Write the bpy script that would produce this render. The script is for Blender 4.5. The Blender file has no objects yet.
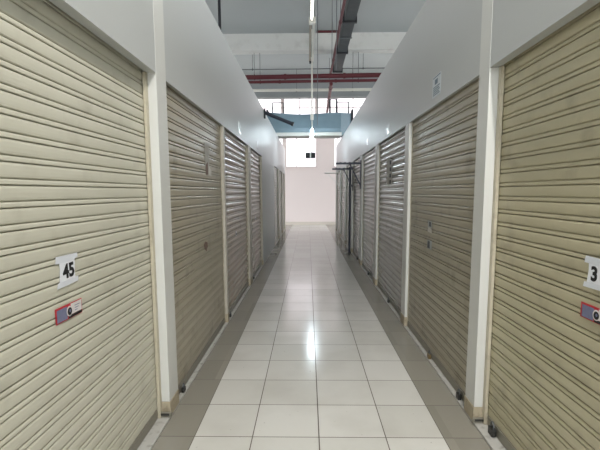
import bpy, bmesh, math, random
from mathutils import Vector, Matrix, Euler
random.seed(7)
C = bpy.context.scene.collection
R = math.radians

# ------------------------------------------------------------------ materials
def srgb(r, g, b):
    f = lambda c: (c/255/12.92) if c/255 <= .04045 else ((c/255+.055)/1.055)**2.4
    return (f(r), f(g), f(b), 1)

def mat(name, col, rough=.5, metal=0, var=.06, scale=3.0, spec=.5, bump=0, dirt=None, dirt_amt=.0):
    m = bpy.data.materials.new(name); m.use_nodes = True
    nt = m.node_tree; N = nt.nodes; L = nt.links
    b = N['Principled BSDF']
    b.inputs['Roughness'].default_value = rough
    b.inputs['Metallic'].default_value = metal
    b.inputs['Specular IOR Level'].default_value = spec
    tc = N.new('ShaderNodeTexCoord')
    no = N.new('ShaderNodeTexNoise'); no.inputs['Scale'].default_value = scale; no.inputs['Detail'].default_value = 5
    L.new(tc.outputs['Object'], no.inputs['Vector'])
    mx = N.new('ShaderNodeMix'); mx.data_type = 'RGBA'
    c = Vector(col[:3])
    mx.inputs['A'].default_value = (*(c*(1-var)), 1); mx.inputs['B'].default_value = (*(c*(1+var)), 1)
    L.new(no.outputs['Fac'], mx.inputs['Factor'])
    out = mx.outputs['Result']
    if dirt:
        n2 = N.new('ShaderNodeTexNoise'); n2.inputs['Scale'].default_value = scale*2.3; n2.inputs['Detail'].default_value = 8
        L.new(tc.outputs['Object'], n2.inputs['Vector'])
        cr = N.new('ShaderNodeMapRange'); cr.inputs['From Min'].default_value = .55; cr.inputs['From Max'].default_value = .75
        cr.inputs['To Max'].default_value = dirt_amt
        L.new(n2.outputs['Fac'], cr.inputs['Value'])
        m2 = N.new('ShaderNodeMix'); m2.data_type = 'RGBA'; m2.inputs['B'].default_value = dirt
        L.new(cr.outputs['Result'], m2.inputs['Factor']); L.new(out, m2.inputs['A']); out = m2.outputs['Result']
    L.new(out, b.inputs['Base Color'])
    if bump:
        n3 = N.new('ShaderNodeTexNoise'); n3.inputs['Scale'].default_value = scale*8
        L.new(tc.outputs['Object'], n3.inputs['Vector'])
        bp = N.new('ShaderNodeBump'); bp.inputs['Strength'].default_value = bump; bp.inputs['Distance'].default_value = .01
        L.new(n3.outputs['Fac'], bp.inputs['Height']); L.new(bp.outputs['Normal'], b.inputs['Normal'])
    return m

def emis(name, col, s):
    m = bpy.data.materials.new(name); m.use_nodes = True
    b = m.node_tree.nodes['Principled BSDF']
    b.inputs['Base Color'].default_value = col
    b.inputs['Emission Color'].default_value = col; b.inputs['Emission Strength'].default_value = s
    return m

def floor_material():
    m = bpy.data.materials.new('floor_tiles'); m.use_nodes = True
    nt = m.node_tree; N = nt.nodes; L = nt.links; b = N['Principled BSDF']
    tc = N.new('ShaderNodeTexCoord'); sp = N.new('ShaderNodeSeparateXYZ'); L.new(tc.outputs['Object'], sp.inputs[0])
    def M(op, a, c=None, d=None):
        n = N.new('ShaderNodeMath'); n.operation = op
        for i, v in enumerate((a, c, d)):
            if v is None: continue
            if isinstance(v, (int, float)): n.inputs[i].default_value = v
            else: L.new(v, n.inputs[i])
        return n.outputs[0]
    X, Y = sp.outputs['X'], sp.outputs['Y']
    WL, WR = -.687, .809
    def line(v, off, pitch, hw):                       # 1 within hw of a multiple
        t = M('DIVIDE', M('SUBTRACT', v, off), pitch)
        fr = M('ABSOLUTE', M('SUBTRACT', M('FRACT', M('ADD', t, .5)), .5))
        return M('LESS_THAN', fr, hw/pitch)
    inside = M('MULTIPLY', M('GREATER_THAN', X, WL), M('LESS_THAN', X, WR))
    lx = M('MULTIPLY', line(X, -.336, .4, .0030), M('MULTIPLY', M('GREATER_THAN', X, WL+.1), M('LESS_THAN', X, WR-.1)))
    lc = M('LESS_THAN', M('ABSOLUTE', M('SUBTRACT', X, .064)), .0034)
    lb = M('ADD', M('LESS_THAN', M('ABSOLUTE', M('SUBTRACT', X, WL)), .0025), M('LESS_THAN', M('ABSOLUTE', M('SUBTRACT', X, WR)), .0025))
    ly = line(Y, 2.461, .4, .0030)
    g = M('MINIMUM', M('ADD', M('ADD', lx, lc), M('ADD', lb, ly)), 1)
    # one shade per tile
    ix = M('FLOOR', M('DIVIDE', M('ADD', X, .336), .4)); iy = M('FLOOR', M('DIVIDE', M('SUBTRACT', Y, 2.461), .4))
    wn = N.new('ShaderNodeTexWhiteNoise'); wn.noise_dimensions = '2D'
    cb = N.new('ShaderNodeCombineXYZ'); L.new(ix, cb.inputs[0]); L.new(iy, cb.inputs[1]); L.new(cb.outputs[0], wn.inputs['Vector'])
    def mix(f, a, c):
        n = N.new('ShaderNodeMix'); n.data_type = 'RGBA'
        L.new(f, n.inputs['Factor'])
        for k, v in (('A', a), ('B', c)):
            if isinstance(v, tuple): n.inputs[k].default_value = v
            else: L.new(v, n.inputs[k])
        return n.outputs['Result']
    white = mix(wn.outputs['Value'], srgb(206, 204, 198), srgb(217, 215, 210))
    grey = mix(wn.outputs['Value'], srgb(140, 136, 126), srgb(150, 146, 136))
    no = N.new('ShaderNodeTexNoise'); no.inputs['Scale'].default_value = 2.2; no.inputs['Detail'].default_value = 8
    L.new(tc.outputs['Object'], no.inputs['Vector'])
    st = N.new('ShaderNodeMapRange'); st.inputs['From Min'].default_value = .45; st.inputs['From Max'].default_value = .8; st.inputs['To Max'].default_value = .25
    L.new(no.outputs['Fac'], st.inputs['Value'])
    n4 = N.new('ShaderNodeTexNoise'); n4.inputs['Scale'].default_value = 38; n4.inputs['Detail'].default_value = 2
    L.new(tc.outputs['Object'], n4.inputs['Vector'])
    sp2 = N.new('ShaderNodeMapRange'); sp2.inputs['From Min'].default_value = .72; sp2.inputs['From Max'].default_value = .78; sp2.inputs['To Max'].default_value = .45
    L.new(n4.outputs['Fac'], sp2.inputs['Value'])
    tile = mix(inside, grey, white)
    tile = mix(st.outputs['Result'], tile, srgb(150, 143, 132))
    tile = mix(sp2.outputs['Result'], tile, srgb(105, 96, 84))
    fin = mix(g, tile, srgb(88, 80, 70))
    L.new(fin, b.inputs['Base Color'])
    ro = M('ADD', M('MULTIPLY', no.outputs['Fac'], .16), M('ADD', .09, M('MULTIPLY', g, .4)))
    L.new(ro, b.inputs['Roughness'])
    b.inputs['Specular IOR Level'].default_value = .5
    bp = N.new('ShaderNodeBump'); bp.inputs['Strength'].default_value = .25; bp.inputs['Distance'].default_value = .002; bp.invert = True
    L.new(g, bp.inputs['Height']); L.new(bp.outputs['Normal'], b.inputs['Normal'])
    return m

def glass_material():
    m = bpy.data.materials.new('window_glass'); m.use_nodes = True
    nt = m.node_tree; N = nt.nodes; L = nt.links
    for n in list(N):
        if n.type == 'BSDF_PRINCIPLED': N.remove(n)
    t = N.new('ShaderNodeBsdfTransparent'); t.inputs[0].default_value = (.56, .525, .53, 1)
    g = N.new('ShaderNodeBsdfGlossy'); g.inputs['Roughness'].default_value = .05
    f = N.new('ShaderNodeFresnel'); f.inputs['IOR'].default_value = 1.45
    mx = N.new('ShaderNodeMixShader'); L.new(f.outputs[0], mx.inputs[0]); L.new(t.outputs[0], mx.inputs[1]); L.new(g.outputs[0], mx.inputs[2])
    L.new(mx.outputs[0], N['Material Output'].inputs['Surface'])
    return m

def shutter_material(name, col, rough=.38, stain=.35):
    return mat(name, col, rough, var=.07, scale=2.2, dirt=srgb(120, 108, 88), dirt_amt=stain, spec=.5)

M = {
 'floor': floor_material(), 'glass': glass_material(),
 'panel': mat('painted_panel', srgb(188, 190, 189), .42, var=.025, scale=1.2, spec=.5),
 'post': mat('painted_post', srgb(214, 214, 210), .45, var=.03, scale=4),
 'post_beige_shade': mat('beige_shaded_post', srgb(186, 180, 168), .45, var=.05, scale=4),  # far left posts: beige with their shade painted into the colour
 'plinth': mat('stained_plinth', srgb(176, 164, 142), .6, var=.08, scale=12, dirt=srgb(110, 98, 80), dirt_amt=.6),
 'rail': mat('rail_paint', srgb(192, 184, 164), .45, var=.06, scale=6, dirt=srgb(120, 108, 88), dirt_amt=.4),
 'bar': mat('bottom_bar_metal', srgb(150, 146, 134), .45, .5, var=.08, scale=6),
 'threshold': mat('threshold_marble', srgb(186, 184, 179), .35, var=.08, scale=9, dirt=srgb(110, 104, 94), dirt_amt=.6),
 'end_wall': mat('end_wall_paint', srgb(232, 219, 217), .6, var=.02, scale=.8),
 'ceiling': mat('ceiling_concrete', srgb(190, 196, 198), .8, var=.06, scale=.9),
 'beam': mat('beam_plaster', srgb(222, 224, 222), .75, var=.05, scale=1.6, dirt=srgb(190, 190, 186), dirt_amt=.5),
 'beam_backlit': mat('beam_backlit', srgb(150, 155, 158), .75, var=.06, scale=1.6),  # back-lit far beam, its shade painted in as a darker grey
 'frame_white': mat('window_frame_paint', srgb(226, 214, 212), .5, var=.02),
 'red': mat('red_pipe_paint', srgb(88, 22, 32), .55, var=.12, scale=5),
 'tray': mat('galvanised_dark', srgb(72, 78, 80), .55, .2, var=.35, scale=7),
 'black': mat('black_metal', srgb(38, 40, 46), .5, .2, var=.15, scale=8),
 'navy': mat('dark_blue_metal', srgb(40, 46, 60), .45, .3, var=.15, scale=8),
 'duct': mat('blue_grey_duct', srgb(104, 126, 138), .45, .15, var=.2, scale=2.5, bump=.5),
 'duct_rim_lit': mat('lit_rim_metal', srgb(186, 188, 184), .45, .3, var=.08, scale=6),
 'steel': mat('grey_steel', srgb(112, 116, 120), .45, .5, var=.1, scale=9),
 'pvc': mat('white_conduit', srgb(222, 222, 214), .4, var=.04, scale=6),
 'trunk': mat('dusty_trunking', srgb(158, 150, 136), .6, var=.2, scale=9),
 'paper': mat('white_paper', srgb(236, 238, 244), .7, var=.02, scale=8),
 'tape': mat('clear_tape', srgb(226, 229, 236), .3, var=.03, scale=12),
 'ink': mat('black_ink', srgb(22, 22, 24), .6),
 'red_print': mat('red_print', srgb(190, 40, 52), .35, var=.06, scale=30),
 'photo_print': mat('blue_grey_print', srgb(118, 122, 150), .35, var=.3, scale=60),
 'white_print': mat('white_print', srgb(226, 220, 220), .35),
 'grey_paper': mat('faded_paper', srgb(170, 166, 158), .6, var=.14, scale=14),
 'torn': mat('torn_paper', srgb(206, 202, 194), .65, var=.1, scale=20),
 'brown': mat('brown_glue', srgb(120, 98, 88), .7, var=.2, scale=40),
 'label_grey': mat('label_grey', srgb(172, 176, 176), .45, var=.1, scale=40),
 'label_dark': mat('label_dark', srgb(62, 64, 70), .5, var=.3, scale=60),
 'print_blue': mat('grey_blue_print', srgb(112, 128, 142), .6, var=.2, scale=50),
 'notice': mat('notice_paper', srgb(206, 212, 216), .6, var=.04, scale=20),
 'plate': mat('white_plate', srgb(246, 248, 250), .25, var=.02),
 'brass': mat('aged_brass', srgb(140, 120, 84), .4, .7, var=.2, scale=30),
 'lock_dark': mat('lock_iron', srgb(70, 70, 68), .45, .6, var=.2, scale=30),
 'tube': emis('fluorescent_tube', (1, .98, .94, 1), 5.0), 'tube_bright': emis('cool_tube', (.80, .93, 1, 1), 110.0),
 'shelf': mat('pale_shelf', srgb(214, 212, 208), .45, var=.03),
}
PAINT = {
 'light': shutter_material('shutter_pale', srgb(203, 200, 184), .4, .22),
 'khaki': shutter_material('shutter_khaki', srgb(186, 178, 150), .42, .4),
 'olive': shutter_material('shutter_olive', srgb(168, 160, 141), .34, .6),
 'tan': shutter_material('shutter_tan', srgb(164, 152, 136), .27, .5),
 'grey': shutter_material('shutter_grey', srgb(174, 171, 164), .26, .4),
}

# ------------------------------------------------------------------ mesh helpers
class MB:
    def __init__(s): s.bm = bmesh.new()
    def box(s, a, b, bev=0):
        a, b = Vector(a), Vector(b)
        lo = Vector(map(min, a, b)); hi = Vector(map(max, a, b))
        r = bmesh.ops.create_cube(s.bm, size=1)
        bmesh.ops.scale(s.bm, vec=hi-lo, verts=r['verts']); bmesh.ops.translate(s.bm, vec=(lo+hi)/2, verts=r['verts'])
        if bev:
            ed = list({e for v in r['verts'] for e in v.link_edges})
            bmesh.ops.bevel(s.bm, geom=ed, offset=bev, segments=2, affect='EDGES', profile=.5)
        return s
    def bar(s, p, q, w, h, bev=0):                     # rectangular bar from p to q
        p, q = Vector(p), Vector(q); d = q-p
        r = bmesh.ops.create_cube(s.bm, size=1)
        bmesh.ops.scale(s.bm, vec=(w, h, d.length), verts=r['verts'])
        m = Matrix.Translation((p+q)/2) @ d.to_track_quat('Z', 'Y').to_matrix().to_4x4()
        bmesh.ops.transform(s.bm, matrix=m, verts=r['verts'])
        return s
    def tube(s, p, q, r, r2=None, seg=14):
        p, q = Vector(p), Vector(q); d = q-p
        o = bmesh.ops.create_cone(s.bm, cap_ends=True, segments=seg, radius1=r, radius2=r if r2 is None else r2, depth=d.length)
        m = Matrix.Translation((p+q)/2) @ d.to_track_quat('Z', 'Y').to_matrix().to_4x4()
        bmesh.ops.transform(s.bm, matrix=m, verts=o['verts'])
        return s
    def path(s, pts, r, seg=10):
        pts = [Vector(p) for p in pts]; rings = []
        for i, p in enumerate(pts):
            t = (pts[min(i+1, len(pts)-1)]-pts[max(i-1, 0)]).normalized()
            q = t.to_track_quat('Z', 'Y')
            rings.append([s.bm.verts.new(p + q @ Vector((r*math.cos(a*2*math.pi/seg), r*math.sin(a*2*math.pi/seg), 0))) for a in range(seg)])
        for A, B in zip(rings, rings[1:]):
            for k in range(seg): s.bm.faces.new((A[k], A[(k+1) % seg], B[(k+1) % seg], B[k]))
        s.bm.faces.new(rings[0][::-1]); s.bm.faces.new(rings[-1])
        return s
    def poly(s, pts, z0, z1):                          # flat outline in local xy, thick in z
        A = [s.bm.verts.new((x, y, z0)) for x, y in pts]; B = [s.bm.verts.new((x, y, z1)) for x, y in pts]
        n = len(pts)
        s.bm.faces.new(B); s.bm.faces.new(A[::-1])
        for k in range(n): s.bm.faces.new((A[k], A[(k+1) % n], B[(k+1) % n], B[k]))
        return s
    def build(s, name, m, parent=None, smooth=False):
        bmesh.ops.recalc_face_normals(s.bm, faces=s.bm.faces)
        me = bpy.data.meshes.new(name); s.bm.to_mesh(me); s.bm.free()
        me.materials.append(m)
        o = bpy.data.objects.new(name, me); C.objects.link(o)
        if smooth:
            for f in me.polygons: f.use_smooth = True
            me.set_sharp_from_angle(angle=R(40))
        if parent: o.parent = parent
        return o

def tag(o, label, cat, group=None):
    o['label'] = label; o['category'] = cat
    if group: o['group'] = group
    return o
def thing(name, label, cat, loc=(0, 0, 0), rot=(0, 0, 0), group=None):
    o = bpy.data.objects.new(name, None); C.objects.link(o)
    o.location = loc; o.rotation_euler = rot; o.empty_display_size = .1
    return tag(o, label, cat, group)
def struct(o): o['kind'] = 'structure'; return o

XL, XR = -.902, 1.047            # aisle faces of the two partition walls
ZL, ZT = 2.168, 3.135            # underside of the panels, top of the walls
YE = 19.8                        # end wall
def wallx(s, d): return (XL if s < 0 else XR) + s*d     # d metres behind the aisle face
def facing(s): return (R(90), 0, R(90) if s < 0 else R(-90))
CUR, CUR2 = .083, .042                       # curtain plane behind the aisle face

# ------------------------------------------------------------------ setting
struct(MB().box((-14, -12, -.2), (14, YE+.3, 0)).build('floor', M['floor']))
ZC = 5.84
struct(MB().box((-9, -9, ZC), (9, YE+.3, ZC+.25)).build('ceiling', M['ceiling']))
struct(MB().box((-9, 12.7, 5.39), (9, 13.05, ZC)).build('trim_1', M['beam']))
struct(MB().box((-9, 17.0, 5.03), (9, 17.35, ZC)).build('trim_2', M['beam_backlit']))

def partition(s, y_end, solid):
    m = MB()
    a, b = wallx(s, 0), wallx(s, .055)
    y0 = -6
    m.box((a, y0, ZL), (b, 2.75, ZT)); m.box((a, 2.75, ZL), (wallx(s, .026), y_end, ZT))
    for (u, v) in solid: m.box((a, u, 0), (b, v, ZL))
    back = wallx(s, 2.6)  # unseen roof and back of the units, added to keep light out
    m.box((wallx(s, .026), y0, 2.98), (back, y_end, 3.06))
    m.box((back, y0, 0), (wallx(s, 2.66), y_end, 3.06))
    m.box((b, y_end-.06, 0), (back, y_end, 2.98))
    m.box((b, y0, 0), (back, y0+.06, 2.98))
    return m
struct(partition(-1, 17.4, [(-6, .75), (8.66, 11.76)]).build('wall_left', M['panel']))
struct(partition(1, 16.45, [(-6, .72)]).build('wall_right', M['panel']))

# unseen side walls added to darken the near hall; gaps let daylight in
for s_, n_ in ((-1, 'wall_lightblock_left'), (1, 'wall_lightblock_right')):
    struct(MB().box((s_*9, -9 if s_ < 0 else 1, 0), (s_*9.2, 12.6, ZC)).build(n_, M['end_wall']))
# end wall with its openings
WIN = [(-2.75, -1.09, 2.575, 4.25, -1.9), (-1.0, .394, 2.575, 4.25, -.50), (1.165, 2.75, 2.575, 4.25, 1.33),
       (-3.6, -1.15, 4.55, 5.60, -2.4), (-1.08, .36, 4.55, 5.60, -.36), (.43, 3.6, 4.55, 5.60, 2.0)]
xs = sorted({-9, 9, *[w[0] for w in WIN], *[w[1] for w in WIN]}); zs = sorted({0, ZC, *[w[2] for w in WIN], *[w[3] for w in WIN]})
mb = MB()
for xa, xb in zip(xs, xs[1:]):
    run = None
    for za, zb in zip(zs, zs[1:]):
        hole = any(w[0] <= xa and xb <= w[1] and w[2] <= za and zb <= w[3] for w in WIN)
        if not hole: mb.box((xa, YE, za), (xb, YE+.2, zb))
bmesh.ops.remove_doubles(mb.bm, verts=mb.bm.verts, dist=1e-5)
struct(mb.build('wall_end', M['end_wall']))
struct(MB().box((-9, YE-.015, 0), (9, YE, .13)).build('baseboard_end', mat('baseboard_tile', srgb(206, 196, 186), .4)))
for i, (a, b, za, zb, mu) in enumerate(WIN):
    w = bpy.data.objects.new('window_%d' % (i+1), None); C.objects.link(w); w.location = ((a+b)/2, YE+.1, za); struct(w)
    cx = (a+b)/2
    f = MB(); t = .035
    f.box((a-cx, -.03, 0), (a-cx+t, .03, zb-za)); f.box((b-cx-t, -.03, 0), (b-cx, .03, zb-za))
    f.box((a-cx+t, -.03, 0), (b-cx-t, .03, t)); f.box((a-cx+t, -.03, zb-za-t), (b-cx-t, .03, zb-za))
    f.box((mu-cx-.018, -.02, t), (mu-cx+.018, .02, zb-za-t))
    if i >= 3: f.box((a-cx+t, -.02, .61), (b-cx-t, .02, .64))
    f.build('window_frame', M['frame_white'], w)
    for (pa, pb) in ((a+t, mu-.018), (mu+.018, b-t)):
        MB().box((pa-cx, -.004, t), (pb-cx, .004, zb-za-t)).build('pane', M['glass'], w)
    MB().box((a-cx-.03, -.16, -.03), (b-cx+.03, -.09, 0)).build('window_sill', M['frame_white'], w)

# thresholds in the shutter recesses
def threshold(n, s, y_end):
    struct(MB().box((wallx(s, -.004), .72, 0), (wallx(s, .12), y_end, .014), .003).build('trim_%d' % n, M['threshold']))
threshold(3, -1, 17.3); threshold(4, 1, 16.35)

# posts between the shutters
POSTS = [(-1, .75, .93), (-1, 2.677, 2.862), (-1, 4.74, 4.81), (-1, 6.69, 6.96), (-1, 8.64, 8.66),
         (-1, 11.76, 11.86), (-1, 13.5, 13.95), (-1, 15.5, 15.95), (-1, 17.15, 17.39),
         (1, .72, .90), (1, 2.627, 2.785), (1, 4.62, 4.81), (1, 6.68, 6.92), (1, 8.58, 8.90),
         (1, 10.42, 10.62), (1, 12.2, 12.42), (1, 14.15, 14.45), (1, 16.2, 16.44)]
for i, (s, a, b) in enumerate(POSTS):
    o = struct(MB().box((wallx(s, -.0015), a, .11), (wallx(s, .057 if a < 3 else .03), b, ZT-.002 if a < 4 else ZL-.001), .003).build('trim_%d' % (5+i), M['post' if a < 4 or s > 0 else 'post_beige_shade']))
    MB().box((wallx(s, -.006), a-.003, .013), (wallx(s, .06 if a < 3 else .034), b+.003, .11), .004).build('plinth', M['plinth'], o)

# ------------------------------------------------------------------ roller shutters
PITCH = .0755
PROFILE = [(0, .002), (-.0015, .0078), (-.010, .0096), (-.025, .0104), (-.040, .0102), (-.0480, .0092), (-.0512, .0060), (-.0528, -.0010),
           (-.0552, -.0010), (-.0560, .0066), (-.0610, .0088), (-.0710, .0094), (-.0735, .0072), (-.0742, -.005), (-.0768, -.005), (-.0775, .000)]
ROUND = [(0, -.004), (-.002, .004), (-.008, .0085), (-.017, .0112), (-.027, .0118), (-.037, .0100), (-.045, .0055), (-.0500, .000), (-.0530, -.0040),
         (-.0560, -.0045), (-.0590, -.001), (-.0640, .0015), (-.0695, .0010), (-.0725, -.0030), (-.0740, -.006), (-.0768, -.006), (-.0775, -.0045)]
def curtain_mesh(s, hw, z0, z1, prof):
    m = MB(); bm = m.bm; rows = []
    k = 0; done = False
    while not done:
        for dz, d in prof:
            z = z1 - k*PITCH + dz*PITCH/.0776
            if z < z0: done = True; break
            rows.append((z, d))
        k += 1
    rows.append((z0, 0))
    A = [bm.verts.new((-s*d, -hw, z)) for z, d in rows]; B = [bm.verts.new((-s*d, hw, z)) for z, d in rows]
    for i in range(len(rows)-1): bm.faces.new((A[i], B[i], B[i+1], A[i+1]))
    e = s*.012                                          # plain back skin
    b0 = [bm.verts.new((e, y, z)) for y, z in ((-hw, z0), (hw, z0), (hw, z1), (-hw, z1))]
    bm.faces.new(b0)
    bm.faces.new((A[-1], B[-1], b0[1], b0[0])); bm.faces.new((B[0], A[0], b0[3], b0[2]))
    return m
def shutter(s, a, b, paint, label):
    yc = (a+b)/2; hw = (b-a)/2; deep = a < 1.5; x0 = wallx(s, CUR if deep else CUR2); gw = .034 if deep else .022
    t = thing('roller_shutter', label, 'shutter', (x0, yc, 0), group='roller shutters along the aisle')
    cur = curtain_mesh(s, hw-.006, .075, 2.316, ROUND if paint in ('tan', 'grey') else PROFILE).build('curtain', PAINT[paint], t)
    MB().box((-s*.016, -hw+gw+.002, .016), (s*.014, hw-gw-.002, .078), .004).build('bottom_bar', M['bar'], t)
    for e in (-1, 1):
        g = MB()
        ya, yb = sorted((e*hw, e*(hw-gw)))
        g.box((-s*(.033 if deep else .0165), ya, .016), (-s*(.0145 if deep else .0125), yb, ZL-.002), 0)          # front lip of the channel
        web = sorted((e*hw, e*(hw-.004)))
        g.box((-s*.0125, web[0], .016), (s*.03, web[1], ZL-.002))
        g.build('guide_rail', M['rail'], t)
    return t
def lock_plate(t, s, y, z):
    """small keyhole plate on the curtain, y measured from the world"""
    p = MB().box((-s*.011, y-t.location.y-.045, z-.03), (-s*.016, y-t.location.y+.045, z+.03), .002).build('lock_plate', M['bar'], t)
    MB().tube((-s*.016, y-t.location.y, z), (-s*.022, y-t.location.y, z), .012).build('keyhole', M['lock_dark'], p)

LS = [shutter(-1, .93, 2.674, 'light', 'pale beige roller shutter carrying the taped sheet numbered 45'),
      shutter(-1, 2.866, 4.736, 'olive', 'grey beige roller shutter with a faded vertical paper strip, second on the left side'),
      shutter(-1, 4.814, 6.686, 'tan', 'shiny tan roller shutter with a lock in the middle, third on the left side'),
      shutter(-1, 6.964, 8.636, 'tan', 'narrow tan roller shutter just before the plain stretch of left wall'),
      shutter(-1, 11.864, 13.496, 'grey', 'grey roller shutter just after the plain stretch of left wall'),
      shutter(-1, 13.954, 15.496, 'grey', 'far grey roller shutter on the left, last but one before the end wall'),
      shutter(-1, 15.954, 17.146, 'grey', 'last grey roller shutter on the left, closest to the end wall')]
RS = [shutter(1, .90, 2.623, 'khaki', 'khaki roller shutter carrying the taped sheet with the number 3'),
      shutter(1, 2.789, 4.616, 'olive', 'olive beige roller shutter with two small labels, second on the right side'),
      shutter(1, 4.814, 6.676, 'grey', 'grey roller shutter with a sheet of four black squares, third on the right side'),
      shutter(1, 6.924, 8.576, 'grey', 'narrow grey roller shutter between the four-square sheet and the black brackets'),
      shutter(1, 8.904, 10.416, 'grey', 'grey roller shutter under the nearest black wall bracket, in front of the dark pole'),
      shutter(1, 10.624, 12.196, 'grey', 'grey roller shutter just past the dark pole on the right'),
      shutter(1, 12.424, 14.146, 'grey', 'far grey roller shutter on the right, last but one before the end wall'),
      shutter(1, 14.454, 16.196, 'grey', 'last grey roller shutter on the right, closest to the end wall')]
lock_plate(LS[2], -1, 5.6, .93); lock_plate(LS[3], -1, 7.7, 1.0)
lock_plate(RS[2], 1, 5.75, .95); lock_plate(RS[3], 1, 7.6, 1.02)

# padlocks and latches at the foot of the shutters
def padlock(s, y, label, big=1.0, m='lock_dark', z=.016):
    x = wallx(s, (CUR if y < 2.75 else CUR2)-.034)
    t = thing('padlock', label, 'padlock', (x, y, z), group='padlocks at the foot of the shutters')
    k = big*.85
    MB().box((-.014*k, -.03*k, .001), (.014*k, .03*k, .048*k), .004).build('lock_body', M[m], t)
    MB().path([(0, -.019*k, .044*k), (0, -.019*k, .068*k), (0, -.013*k, .079*k), (0, 0, .084*k), (0, .013*k, .079*k), (0, .019*k, .068*k), (0, .019*k, .044*k)], .0045*k, 8).build('shackle', M['steel'], t, True)
padlock(1, 2.47, 'dark padlock at the foot of the khaki shutter near the right post', 1.15)
padlock(1, 2.93, 'dark padlock at the near end of the olive shutter foot on the right', 1.0)
padlock(1, 3.68, 'brass brown padlock at the middle of the olive shutter foot on the right', 1.0, 'brass')
padlock(1, 5.62, 'dark padlock at the foot of the third shutter on the right', 1.0)
padlock(1, 7.55, 'dark padlock at the foot of the narrow grey shutter on the right', 1.0)
padlock(1, 9.3, 'dark padlock at the foot of the shutter before the dark pole', 1.0)
padlock(-1, 3.02, 'dark padlock at the near end of the second shutter on the left', .9)
padlock(-1, 4.95, 'dark padlock at the near end of the third shutter on the left', .9)
padlock(-1, 7.2, 'dark padlock at the foot of the narrow tan shutter on the left', .9)
# floor hasps beside the first posts
def hasp(s, y, label):
    t = thing('floor_hasp', label, 'latch', (wallx(s, .03), y, .018), (0, 0, R(90*s)), 'hasps at the post feet')
    MB().box((-.006, -.05, .004), (.006, .05, .034), .003).build('hasp_plate', M['bar'], t)
    MB().box((-s*.0065, -.034, .012), (-s*.0085, .034, .026)).build('slot', M['lock_dark'], t)
    MB().tube((-s*.002, -.055, .002), (-s*.002, -.055, .045), .006).build('hinge_pin', M['steel'], t, True)
hasp(-1, 2.655, 'small metal hasp at the foot of the near left post')
hasp(1, 2.605, 'small metal hasp at the foot of the near right post')

# ------------------------------------------------------------------ sheets, stickers, notices
SF, SF2 = CUR-.0128, CUR2-.0128                       # front of the curtain
def on_shutter(name, s, y, z, label, cat, d=None, group=None):
    if d is None: d = SF if y < 2.75 else SF2
    return thing(name, label, cat, (wallx(s, d), y, z), facing(s), group)
def text(body, size, parent, loc, m, bold=.003):
    cu = bpy.data.curves.new('number', 'FONT'); cu.body = body; cu.size = size; cu.align_x = 'CENTER'; cu.align_y = 'CENTER'
    cu.offset = bold; cu.extrude = .0004
    o = bpy.data.objects.new('number', cu); C.objects.link(o)
    dg = bpy.context.evaluated_depsgraph_get()
    me = bpy.data.meshes.new_from_object(o.evaluated_get(dg)); me.materials.clear(); me.materials.append(m)
    bpy.data.objects.remove(o); q = bpy.data.objects.new('number', me); C.objects.link(q)
    q.parent = parent; q.location = loc
    return q
def number_sheet(s, y, z, body, off, label):
    t = on_shutter('number_sheet', s, y, z, label, 'sheet')
    w, h = .062, .058
    MB().poly([(-w, -h), (w-.004, -h+.004), (w-.008, -.01), (w, h), (-w+.006, h-.003), (-w+.01, .012)], 0, .0012).build('sheet', M['paper'], t)
    MB().poly([(-.082, h-.022), (-.076, h+.006), (.08, h+.004), (.084, h-.014), (.01, h-.024)], .0012, .0016).build('tape', M['tape'], t)
    MB().poly([(-.080, -h-.004), (-.074, -h+.018), (.078, -h+.022), (.076, -h+.002), (0, -h-.002)], .0012, .0016).build('tape', M['tape'], t)
    n = text(body, .077, t, (off, -.004, .0022), M['ink'])
    n.scale = (1.08, 1, 1); n.rotation_euler = (0, 0, R(2))
number_sheet(-1, 1.718, 1.151, '45', .008, 'white taped sheet with a bold black 45 on the nearest left shutter')
number_sheet(1, 1.678, 1.140, '3', -.016, 'white taped sheet with a black 3 on the nearest right shutter')
def red_sticker(s, y, z, label):
    t = on_shutter('red_sticker', s, y, z, label, 'sticker')
    w, h = .098, .031
    MB().box((-w, -h, 0), (w, h, .001)).build('backing', M['red_print'], t)
    MB().box((-w+.009, -h+.004, .001), (-.016, h-.008, .0016)).build('picture', M['photo_print'], t)
    MB().box((.012, -h+.014, .001), (w-.004, h-.004, .0016)).build('text_area', M['white_print'], t)
    for v, e in ((.012, .08), (.002, .07), (-.008, .06)):
        MB().box((.04, v, .0016), (e, v+.003, .0019)).build('print_line', M['photo_print'], t)
    MB().box((-.01, -h+.002, .001), (w-.004, -h+.013, .0016)).build('dark_band', M['ink'], t)
    MB().tube((0, 0, .001), (0, 0, .0021), .021, seg=24).build('white_disc', M['white_print'], t)
    MB().tube((.001, -.001, .0021), (.001, -.001, .0026), .016, seg=24).build('black_disc', M['ink'], t)
    MB().tube((.003, .001, .0026), (.003, .001, .003), .006, seg=16).build('light_spot', M['photo_print'], t)
red_sticker(-1, 1.712, .984, 'red bordered sticker with black disc below the 45 sheet')
red_sticker(1, 1.664, .982, 'red bordered sticker low on the khaki right shutter, beneath the 3')

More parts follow.
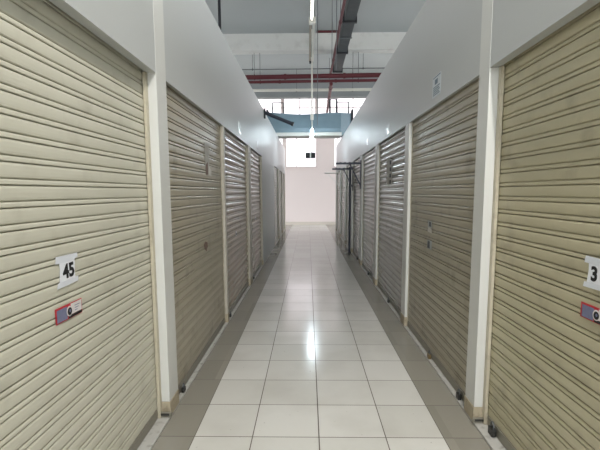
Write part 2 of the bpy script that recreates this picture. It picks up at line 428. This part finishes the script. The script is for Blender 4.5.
t = on_shutter('paper_strip', -1, 4.11, 1.77, 'faded grey paper strip taped upright on the second left shutter', 'paper')
MB().poly([(-.13, .14), (.04, .145), (.05, -.02), (.06, -.14), (-.10, -.15), (-.12, -.02)], 0, .0015).build('sheet', M['grey_paper'], t)
MB().poly([(.02, -.06), (.13, -.10), (.12, -.155), (-.01, -.15)], .0015, .003).build('torn_corner', M['torn'], t)
MB().poly([(-.10, -.06), (-.02, -.03), (-.01, -.14), (-.09, -.15)], .0015, .0025).build('brown_patch', M['brown'], t)
o = on_shutter('sticker_remnant', -1, 3.93, .975, 'brown remnant of a sticker low on the second left shutter', 'sticker')
MB().poly([(-.08, .02), (-.02, .045), (.06, .03), (.07, -.005), (.02, -.05), (-.03, -.03)], 0, .0012).build('patch', M['brown'], o)
o = on_shutter('square_label', 1, 3.865, 1.16, 'pale small label, upper of two on the olive right shutter', 'label')
MB().box((-.06, -.015, 0), (.06, .045, .0012)).build('label_sheet', M['label_grey'], o)
MB().box((-.02, -.005, .0012), (.045, .035, .0018)).build('dark_print', M['label_dark'], o)
MB().poly([(-.06, -.055), (.07, -.06), (.06, -.02), (-.05, -.016)], 0, .0014).build('torn_strip', M['torn'], o)
o = on_shutter('square_label', 1, 3.855, .99, 'dark small label, lower of two on the olive right shutter', 'label')
MB().box((-.07, -.035, 0), (.07, .045, .0012)).build('label_sheet', M['label_grey'], o)
MB().box((-.06, -.03, .0012), (.01, .035, .0018)).build('dark_print', M['label_dark'], o)
o = on_shutter('notice_sheet', 1, 5.85, 1.735, 'tall pale sheet with four black squares on the third right shutter', 'notice')
MB().poly([(-.19, -.18), (-.19, .18), (-.06, .19), (.19, .12), (.19, -.17)], 0, .0015).build('sheet', M['grey_paper'], o)
for v in (.105, .018, -.064, -.147):
    MB().box((.02, v-.025, .0015), (.13, v+.025, .0025)).build('black_square', M['ink'], o)
o = on_shutter('printed_notice', 1, 3.69, 2.315, 'small grey blue printed notice high on the right panel', 'notice', 0)
MB().box((-.115, -.085, 0), (.115, .085, .0012)).build('sheet', M['notice'], o)
MB().box((-.10, .07, .0012), (.10, .078, .0016)).build('heading_line', M['print_blue'], o)
MB().box((-.05, .015, .0012), (.03, .055, .0016)).build('printed_block', M['print_blue'], o)
for k in range(5):
    MB().box((-.09, -.008-k*.015, .0012), (.09-.02*(k % 2), .0-k*.015, .0016)).build('print_line', M['print_blue'], o)
for s, y, z, lab in ((-1, 5.88, 2.31, 'white plate above the third left shutter'), (-1, 7.92, 2.30, 'white plate above the narrow tan left shutter'),
                     (1, 7.83, 2.33, 'white plate above the narrow grey right shutter'), (1, 5.85, 2.27, 'white plate above the four-square sheet on the right wall')):
    o = on_shutter('unit_plate', s, y, z, lab, 'plate', .001, 'white plates above the shutters')
    MB().box((-.085, -.065, 0), (.085, .065, .006), .002).build('plate', M['plate'], o)
    MB().box((-.075, -.055, .006), (.075, .055, .0066)).build('face', M['plate'], o)

# ------------------------------------------------------------------ pipes, ducts and cables overhead
def hpipe(name, p, q, r, label, cat, m, rods=(), flanges=()):
    p, q = Vector(p), Vector(q)
    t = thing(name, label, cat, (p+q)/2); c = (p+q)/2
    MB().tube(p-c, q-c, r, seg=20).build('pipe', M[m], t, True)
    for f in flanges:
        a = p.lerp(q, f)-c; d = (q-p).normalized()*.03
        MB().tube(a-d, a+d, r*1.25, seg=20).build('coupling', M[m], t, True)
    for f in rods:
        a = p.lerp(q, f)-c
        MB().tube(a+Vector((0, 0, r*.9)), Vector((a.x, a.y, ZC-c.z)), .008, seg=8).build('hanger_rod', M['steel'], t)
        MB().tube(a+Vector((0, 0, -r-.012)), a+Vector((0, 0, r+.012)), .016, seg=8).build('clamp', M['black'], t)
    return t
hpipe('fire_pipe', (-4, 12.9, 4.697), (4, 12.9, 4.772), .062, 'thick dark red pipe crossing overhead, upper of the pair', 'pipe', 'red', (.31, .66), (.42, .63))
hpipe('fire_pipe', (-4, 12.92, 4.578), (4, 12.92, 4.629), .04, 'thinner dark red pipe crossing overhead, lower of the pair', 'pipe', 'red', (.33, .68), (.4, .6))
t = hpipe('sprinkler_pipe', (.69, 6.6, 5.0), (.69, 13.7, 5.0), .03, 'dark red pipe running lengthwise beside the dark cable duct', 'pipe', 'red', (.25,), (.2, .43, .8))
c = t.location
MB().path([Vector(v)-c for v in ((.69, 10.19, 5.0), (.66, 10.19, 5.0), (.2, 10.19, 5.0))], .028, 12).build('branch', M['red'], t, True)
hpipe('sprinkler_pipe', (.675, 13.05, 4.56), (.835, 19.5, 4.90), .05, 'red pipe running from the crossing pair towards the far windows', 'pipe', 'red', (.3, .7), (.1, .5))
hpipe('thin_pipe', (-4.0, 13.8, 5.17), (4.0, 13.8, 5.19), .016, 'thin grey pipe crossing above the red pipes', 'pipe', 'steel', (.29, .71))
hpipe('pale_pipe', (-4, 16.2, 5.10), (4, 16.2, 5.10), .05, 'pale pipe crossing in front of the far windows', 'pipe', 'pvc', (.2, .45, .7))

t = thing('cable_duct', 'dark grey rectangular duct running lengthwise under the ceiling', 'duct', (.885, 11, 5.15))
for a, b in ((-5, -1.35), (-1.35, .7), (.7, 2.5)):
    MB().box((-.115, a+.004, -.14), (.115, b-.004, .14), .006).build('duct_section', M['tray'], t)
for y in (-1.35, .7, 2.46):
    MB().box((-.15, y-.035, -.175), (.15, y+.035, .175), .006).build('flange', M['black'], t)
for y in (-3.2, -.4):
    for x in (-.125, .125): MB().tube((x, y, -.16), (x, y, ZC-5.15), .008, seg=8).build('hanger_rod', M['steel'], t)
    MB().box((-.14, y-.015, -.165), (.14, y+.015, -.142)).build('hanger_bar', M['steel'], t)

# blue air duct over the aisle: a slightly sagging sheet metal box with an angled end
def sag(x): return -.05*math.exp(-(x-.1)**2/.5)
t = thing('air_duct', 'blue grey air duct bridging the aisle on top of both walls', 'duct', (0, 13.5, 3.145))
m = MB(); rings = []
xs_ = [-2.6+.2*i for i in range(19)]
for x in xs_:
    top = .70+sag(x)+.02*math.sin(3.1*x); y0 = .025*math.sin(2.3*x+.6)
    rings.append([m.bm.verts.new(v) for v in ((x, y0, .03), (x, y0-.02, .24), (x, y0+.01, .48), (x, y0+.02, top), (x, .6, top+.01), (x, .6, .03))])
x = xs_[-1]
rings.append([m.bm.verts.new(v) for v in ((x+.38, .34, .03), (x+.38, .33, .24), (x+.38, .34, .48), (x+.38, .35, .72), (x+.38, .6, .72), (x+.38, .6, .03))])
for A, B in zip(rings, rings[1:]):
    for k in range(6): m.bm.faces.new((A[k], A[(k+1) % 6], B[(k+1) % 6], B[k]))
m.bm.faces.new(rings[0][::-1]); m.bm.faces.new(rings[-1])
m.build('duct_body', M['duct'], t)
MB().box((-2.6, -.035, .002), (1.02, .62, .11), .01).build('lit_bottom_rim', M['duct_rim_lit'], t)  # pale rim, coloured to stand in for the lit underside of the duct
MB().box((1.34, .28, .04), (1.40, .62, .83), .005).build('end_flange', M['black'], t)
for a, b, h, r in ((-1.08, -.75, 1.045, .022), (.90, 1.25, 1.05, .022), (.68, .885, 1.14, .03)):
    MB().path([(a, .3, .66), (a, .3, h), (b, .3, h), (b, .3, .66)], r, 4).build('hanger_frame', M['black'], t)

# row of lamps and trunking above the middle of the aisle
def batten(name, y0, y1, x, z, label):
    yc = (y0+y1)/2; t = thing(name, label, 'lamp', (x, yc, z), group='lamps above the aisle'); h = (y1-y0)/2
    MB().box((-.03, -h, .02), (.03, h, .07), .004).build('housing', M['pvc'], t)
    MB().tube((0, -h+.04, 0), (0, h-.04, 0), .018, seg=14).build('lamp_tube', M['tube'], t, True)
    for e in (-1, 1): MB().box((-.026, e*h-.02, -.024), (.026, e*h+.02, .03), .004).build('lamp_holder', M['pvc'], t)
    for e in (-.7, .7): MB().tube((0, e*h, .07), (0, e*h, ZC-z), .006, seg=8).build('hanger_rod', M['steel'], t)
    return t
batten('fluorescent_lamp', 7.9, 9.5, .088, 5.0, 'white tube lamp at the top, hung above the middle of the aisle')
t = thing('lamp_trunking', 'dusty brown double trunking hung beyond the white tube lamp', 'trunking', (.095, 11.22, 5.0))
for x, m_ in ((-.035, 'trunk'), (.035, 'pvc')): MB().box((x-.025, -1.6, -.03), (x+.025, 1.1, .04), .004).build('trunking_rail', M[m_], t)
MB().box((-.07, -1.68, -.05), (.07, -1.55, .07), .008).build('coupling', M['pvc'], t)
MB().box((-.05, 1.04, -.08), (-.005, 1.14, .03), .004).build('dark_end', M['black'], t)
for y in (-1.1, .9): MB().tube((0, y, .03), (0, y, ZC-5.0), .007, seg=8).build('hanger_rod', M['steel'], t)
t = thing('pendant_lamp', 'white pendant conduit with a small lit tube at its lower end', 'lamp', (.117, 12.45, 2.86))
MB().tube((0, 0, .72), (0, 0, ZC-2.86), .022, seg=12).build('conduit', M['pvc'], t, True)
MB().tube((0, 0, .60), (0, 0, .74), .045, seg=14).build('coupling', M['pvc'], t, True)
MB().tube((0, 0, .33), (0, 0, .60), .014, seg=10).build('lower_rod', M['pvc'], t, True)
MB().tube((0, 0, 0), (0, 0, .33), .038, seg=16).build('lamp_tube', M['tube_bright'], t, True)
t = thing('hanging_box', 'small dark hanging box with two black squares before the window', 'fixture', (.075, 12.6, 2.41))
MB().box((-.14, -.03, 0), (.14, .03, .17), .006).build('case', M['steel'], t)
for x in (-.078, .078): MB().box((x-.055, -.036, .03), (x+.055, -.03, .15), .004).build('black_square', M['ink'], t)
MB().box((-.016, -.035, .01), (.016, -.03, .16)).build('pale_strip', M['pvc'], t)
MB().tube((.035, .0, .17), (.035, 0, ZC-2.41), .006, seg=8).build('hanger_rod', M['steel'], t)

for x, y, z, lab in ((.215, 10.0, 2.95, 'thin dark cable hanging just right of the white conduit'), (.53, 10.0, 4.25, 'thin grey cable hanging between conduit and red lengthwise pipe'),
                     (.62, 9.9, 4.1, 'thin grey cable hanging close to the red lengthwise pipe')):
    o = MB().path([(0, 0, 0), (.004, 0, (ZC-z)*.5), (0, 0, ZC-z)], .0075, 8).build('hanging_cable', M['steel'])
    o.location = (x, y, z); tag(o, lab, 'cable', 'cables hanging from the ceiling')
t = thing('vertical_pipe', 'dark vertical pipe rising to the ceiling behind the left wall', 'pipe', (-1.92, 10, 3.06))
MB().tube((0, 0, 0), (0, 0, ZC-3.06), .032, seg=14).build('pipe', M['black'], t, True)
MB().tube((0, 0, 0), (0, 0, .03), .07, seg=14).build('foot_plate', M['black'], t, True)
MB().tube((0, 0, 1.8), (0, 0, 1.9), .045, seg=14).build('coupling', M['black'], t, True)

# ------------------------------------------------------------------ brackets on the walls
t = thing('bracket_arm', 'dark bracket arm sticking out from the left wall top', 'bracket', (XL, 9.2, 3.0))
MB().box((0, -.03, -.03), (.035, .03, .16), .004).build('wall_plate', M['black'], t)
MB().tube((.02, 0, .085), (.59, 0, -.145), .036, seg=14).build('arm', M['navy'], t, True)
MB().tube((.57, 0, -.137), (.61, 0, -.153), .042, seg=14).build('end_cap', M['black'], t, True)
MB().tube((.06, .015, .14), (.13, .0, .03), .02, seg=10).build('clamp', M['black'], t, True)

def bracket(y, z, reach, drop, m, label, post=False):
    t = thing('wall_bracket', label, 'bracket', (XR, y, z), group='brackets on the right wall')
    for dy in (-.06, .06):
        MB().bar((-.012, dy, 0), (-reach, dy, 0), .022, .03).build('arm', M[m], t)
    MB().bar((-.012, .0, -drop), (-.22, .0, -.01), .03, .022).build('brace', M[m], t)
    MB().box((-.014, -.09, -drop-.08), (-.003, .09, .06), .003).build('wall_plate', M[m], t)
    for k in range(5):
        x = -.05-k*(reach-.08)/4.5
        MB().box((x-.012, -.075, .012), (x+.012, .075, .024)).build('cross_bar', M[m], t)
    MB().bar((-reach, -.08, 0), (-reach, .08, 0), .025, .03).build('end_bar', M[m], t)
bracket(8.75, 2.02, .48, .42, 'navy', 'black folding bracket nearest on the right wall')
bracket(10.25, 1.99, .47, .42, 'navy', 'black folding bracket in front of the dark pole on the right')
t = thing('wall_shelf', 'thin pale shelf on braces at the far right wall', 'shelf', (XR, 14.3, 2.06))
MB().box((-.50, -.10, 0), (-.004, .10, .025), .004).build('shelf_board', M['shelf'], t)
MB().bar((-.42, 0, 0), (-.012, 0, -.42), .02, .02).build('brace', M['shelf'], t)
MB().box((-.014, -.02, -.48), (-.003, .02, 0), .002).build('wall_plate', M['shelf'], t)
t = thing('dark_pole', 'dark blue pole standing on the floor against the right wall', 'pole', (XR-.045, 10.5, 0))
MB().tube((0, 0, .02), (0, 0, 2.05), .028, seg=14).build('pole', M['navy'], t, True)
MB().box((-.04, -.05, .0), (.038, .05, .02), .003).build('foot_plate', M['black'], t)

# ------------------------------------------------------------------ light
w = bpy.data.worlds.new('World'); bpy.context.scene.world = w; w.use_nodes = True
nt = w.node_tree; N = nt.nodes; L = nt.links
bg = N['Background']
tc = N.new('ShaderNodeTexCoord'); sp = N.new('ShaderNodeSeparateXYZ'); L.new(tc.outputs['Generated'], sp.inputs[0])
mr = N.new('ShaderNodeMapRange'); mr.inputs['From Min'].default_value = -.06; mr.inputs['From Max'].default_value = .06
L.new(sp.outputs['Z'], mr.inputs['Value'])
mx = N.new('ShaderNodeMix'); mx.data_type = 'RGBA'; mx.inputs['A'].default_value = (.5, .5, .49, 1); mx.inputs['B'].default_value = (.92, .97, 1, 1)
L.new(mr.outputs['Result'], mx.inputs['Factor']); L.new(mx.outputs['Result'], bg.inputs['Color'])
bg.inputs['Strength'].default_value = 7.0

# unseen lamps added to light the near shutters, the left ones most
for i, y in enumerate((1.2, -1.4)):
    batten('fluorescent_lamp', y-.7, y+.7, .75, 5.0, ('white tube lamp added out of view above the camera', 'white tube lamp added out of view behind the camera')[i])
    l = bpy.data.lights.new('added_light', 'AREA'); l.shape = 'RECTANGLE'; l.size = .1; l.size_y = 1.3; l.energy = 85; l.color = (1, .97, .92)
    o = bpy.data.objects.new('added_light', l); C.objects.link(o); o.location = (.75, y, 4.975)

# ------------------------------------------------------------------ camera
cd = bpy.data.cameras.new('Camera'); cam = bpy.data.objects.new('Camera', cd); C.objects.link(cam)
cd.sensor_width = 36; cd.lens = 435.97*36/600; cd.shift_y = 19.9/600; cd.clip_start = .05
cam.matrix_world = Matrix.Translation((0, 0, 1.4601)) @ Matrix.Rotation(.0185, 4, 'Z') @ Matrix.Rotation(math.pi/2-.1202, 4, 'X') @ Matrix.Rotation(-.004, 4, 'Z')
sc = bpy.context.scene; sc.camera = cam
sc.view_settings.view_transform = 'Standard'; sc.view_settings.look = 'None'
sc.view_settings.gamma = 1; sc.view_settings.use_curve_mapping = False
sc.view_settings.exposure = .25
sc.cycles.max_bounces = 10; sc.cycles.diffuse_bounces = 6; sc.cycles.use_denoising = True
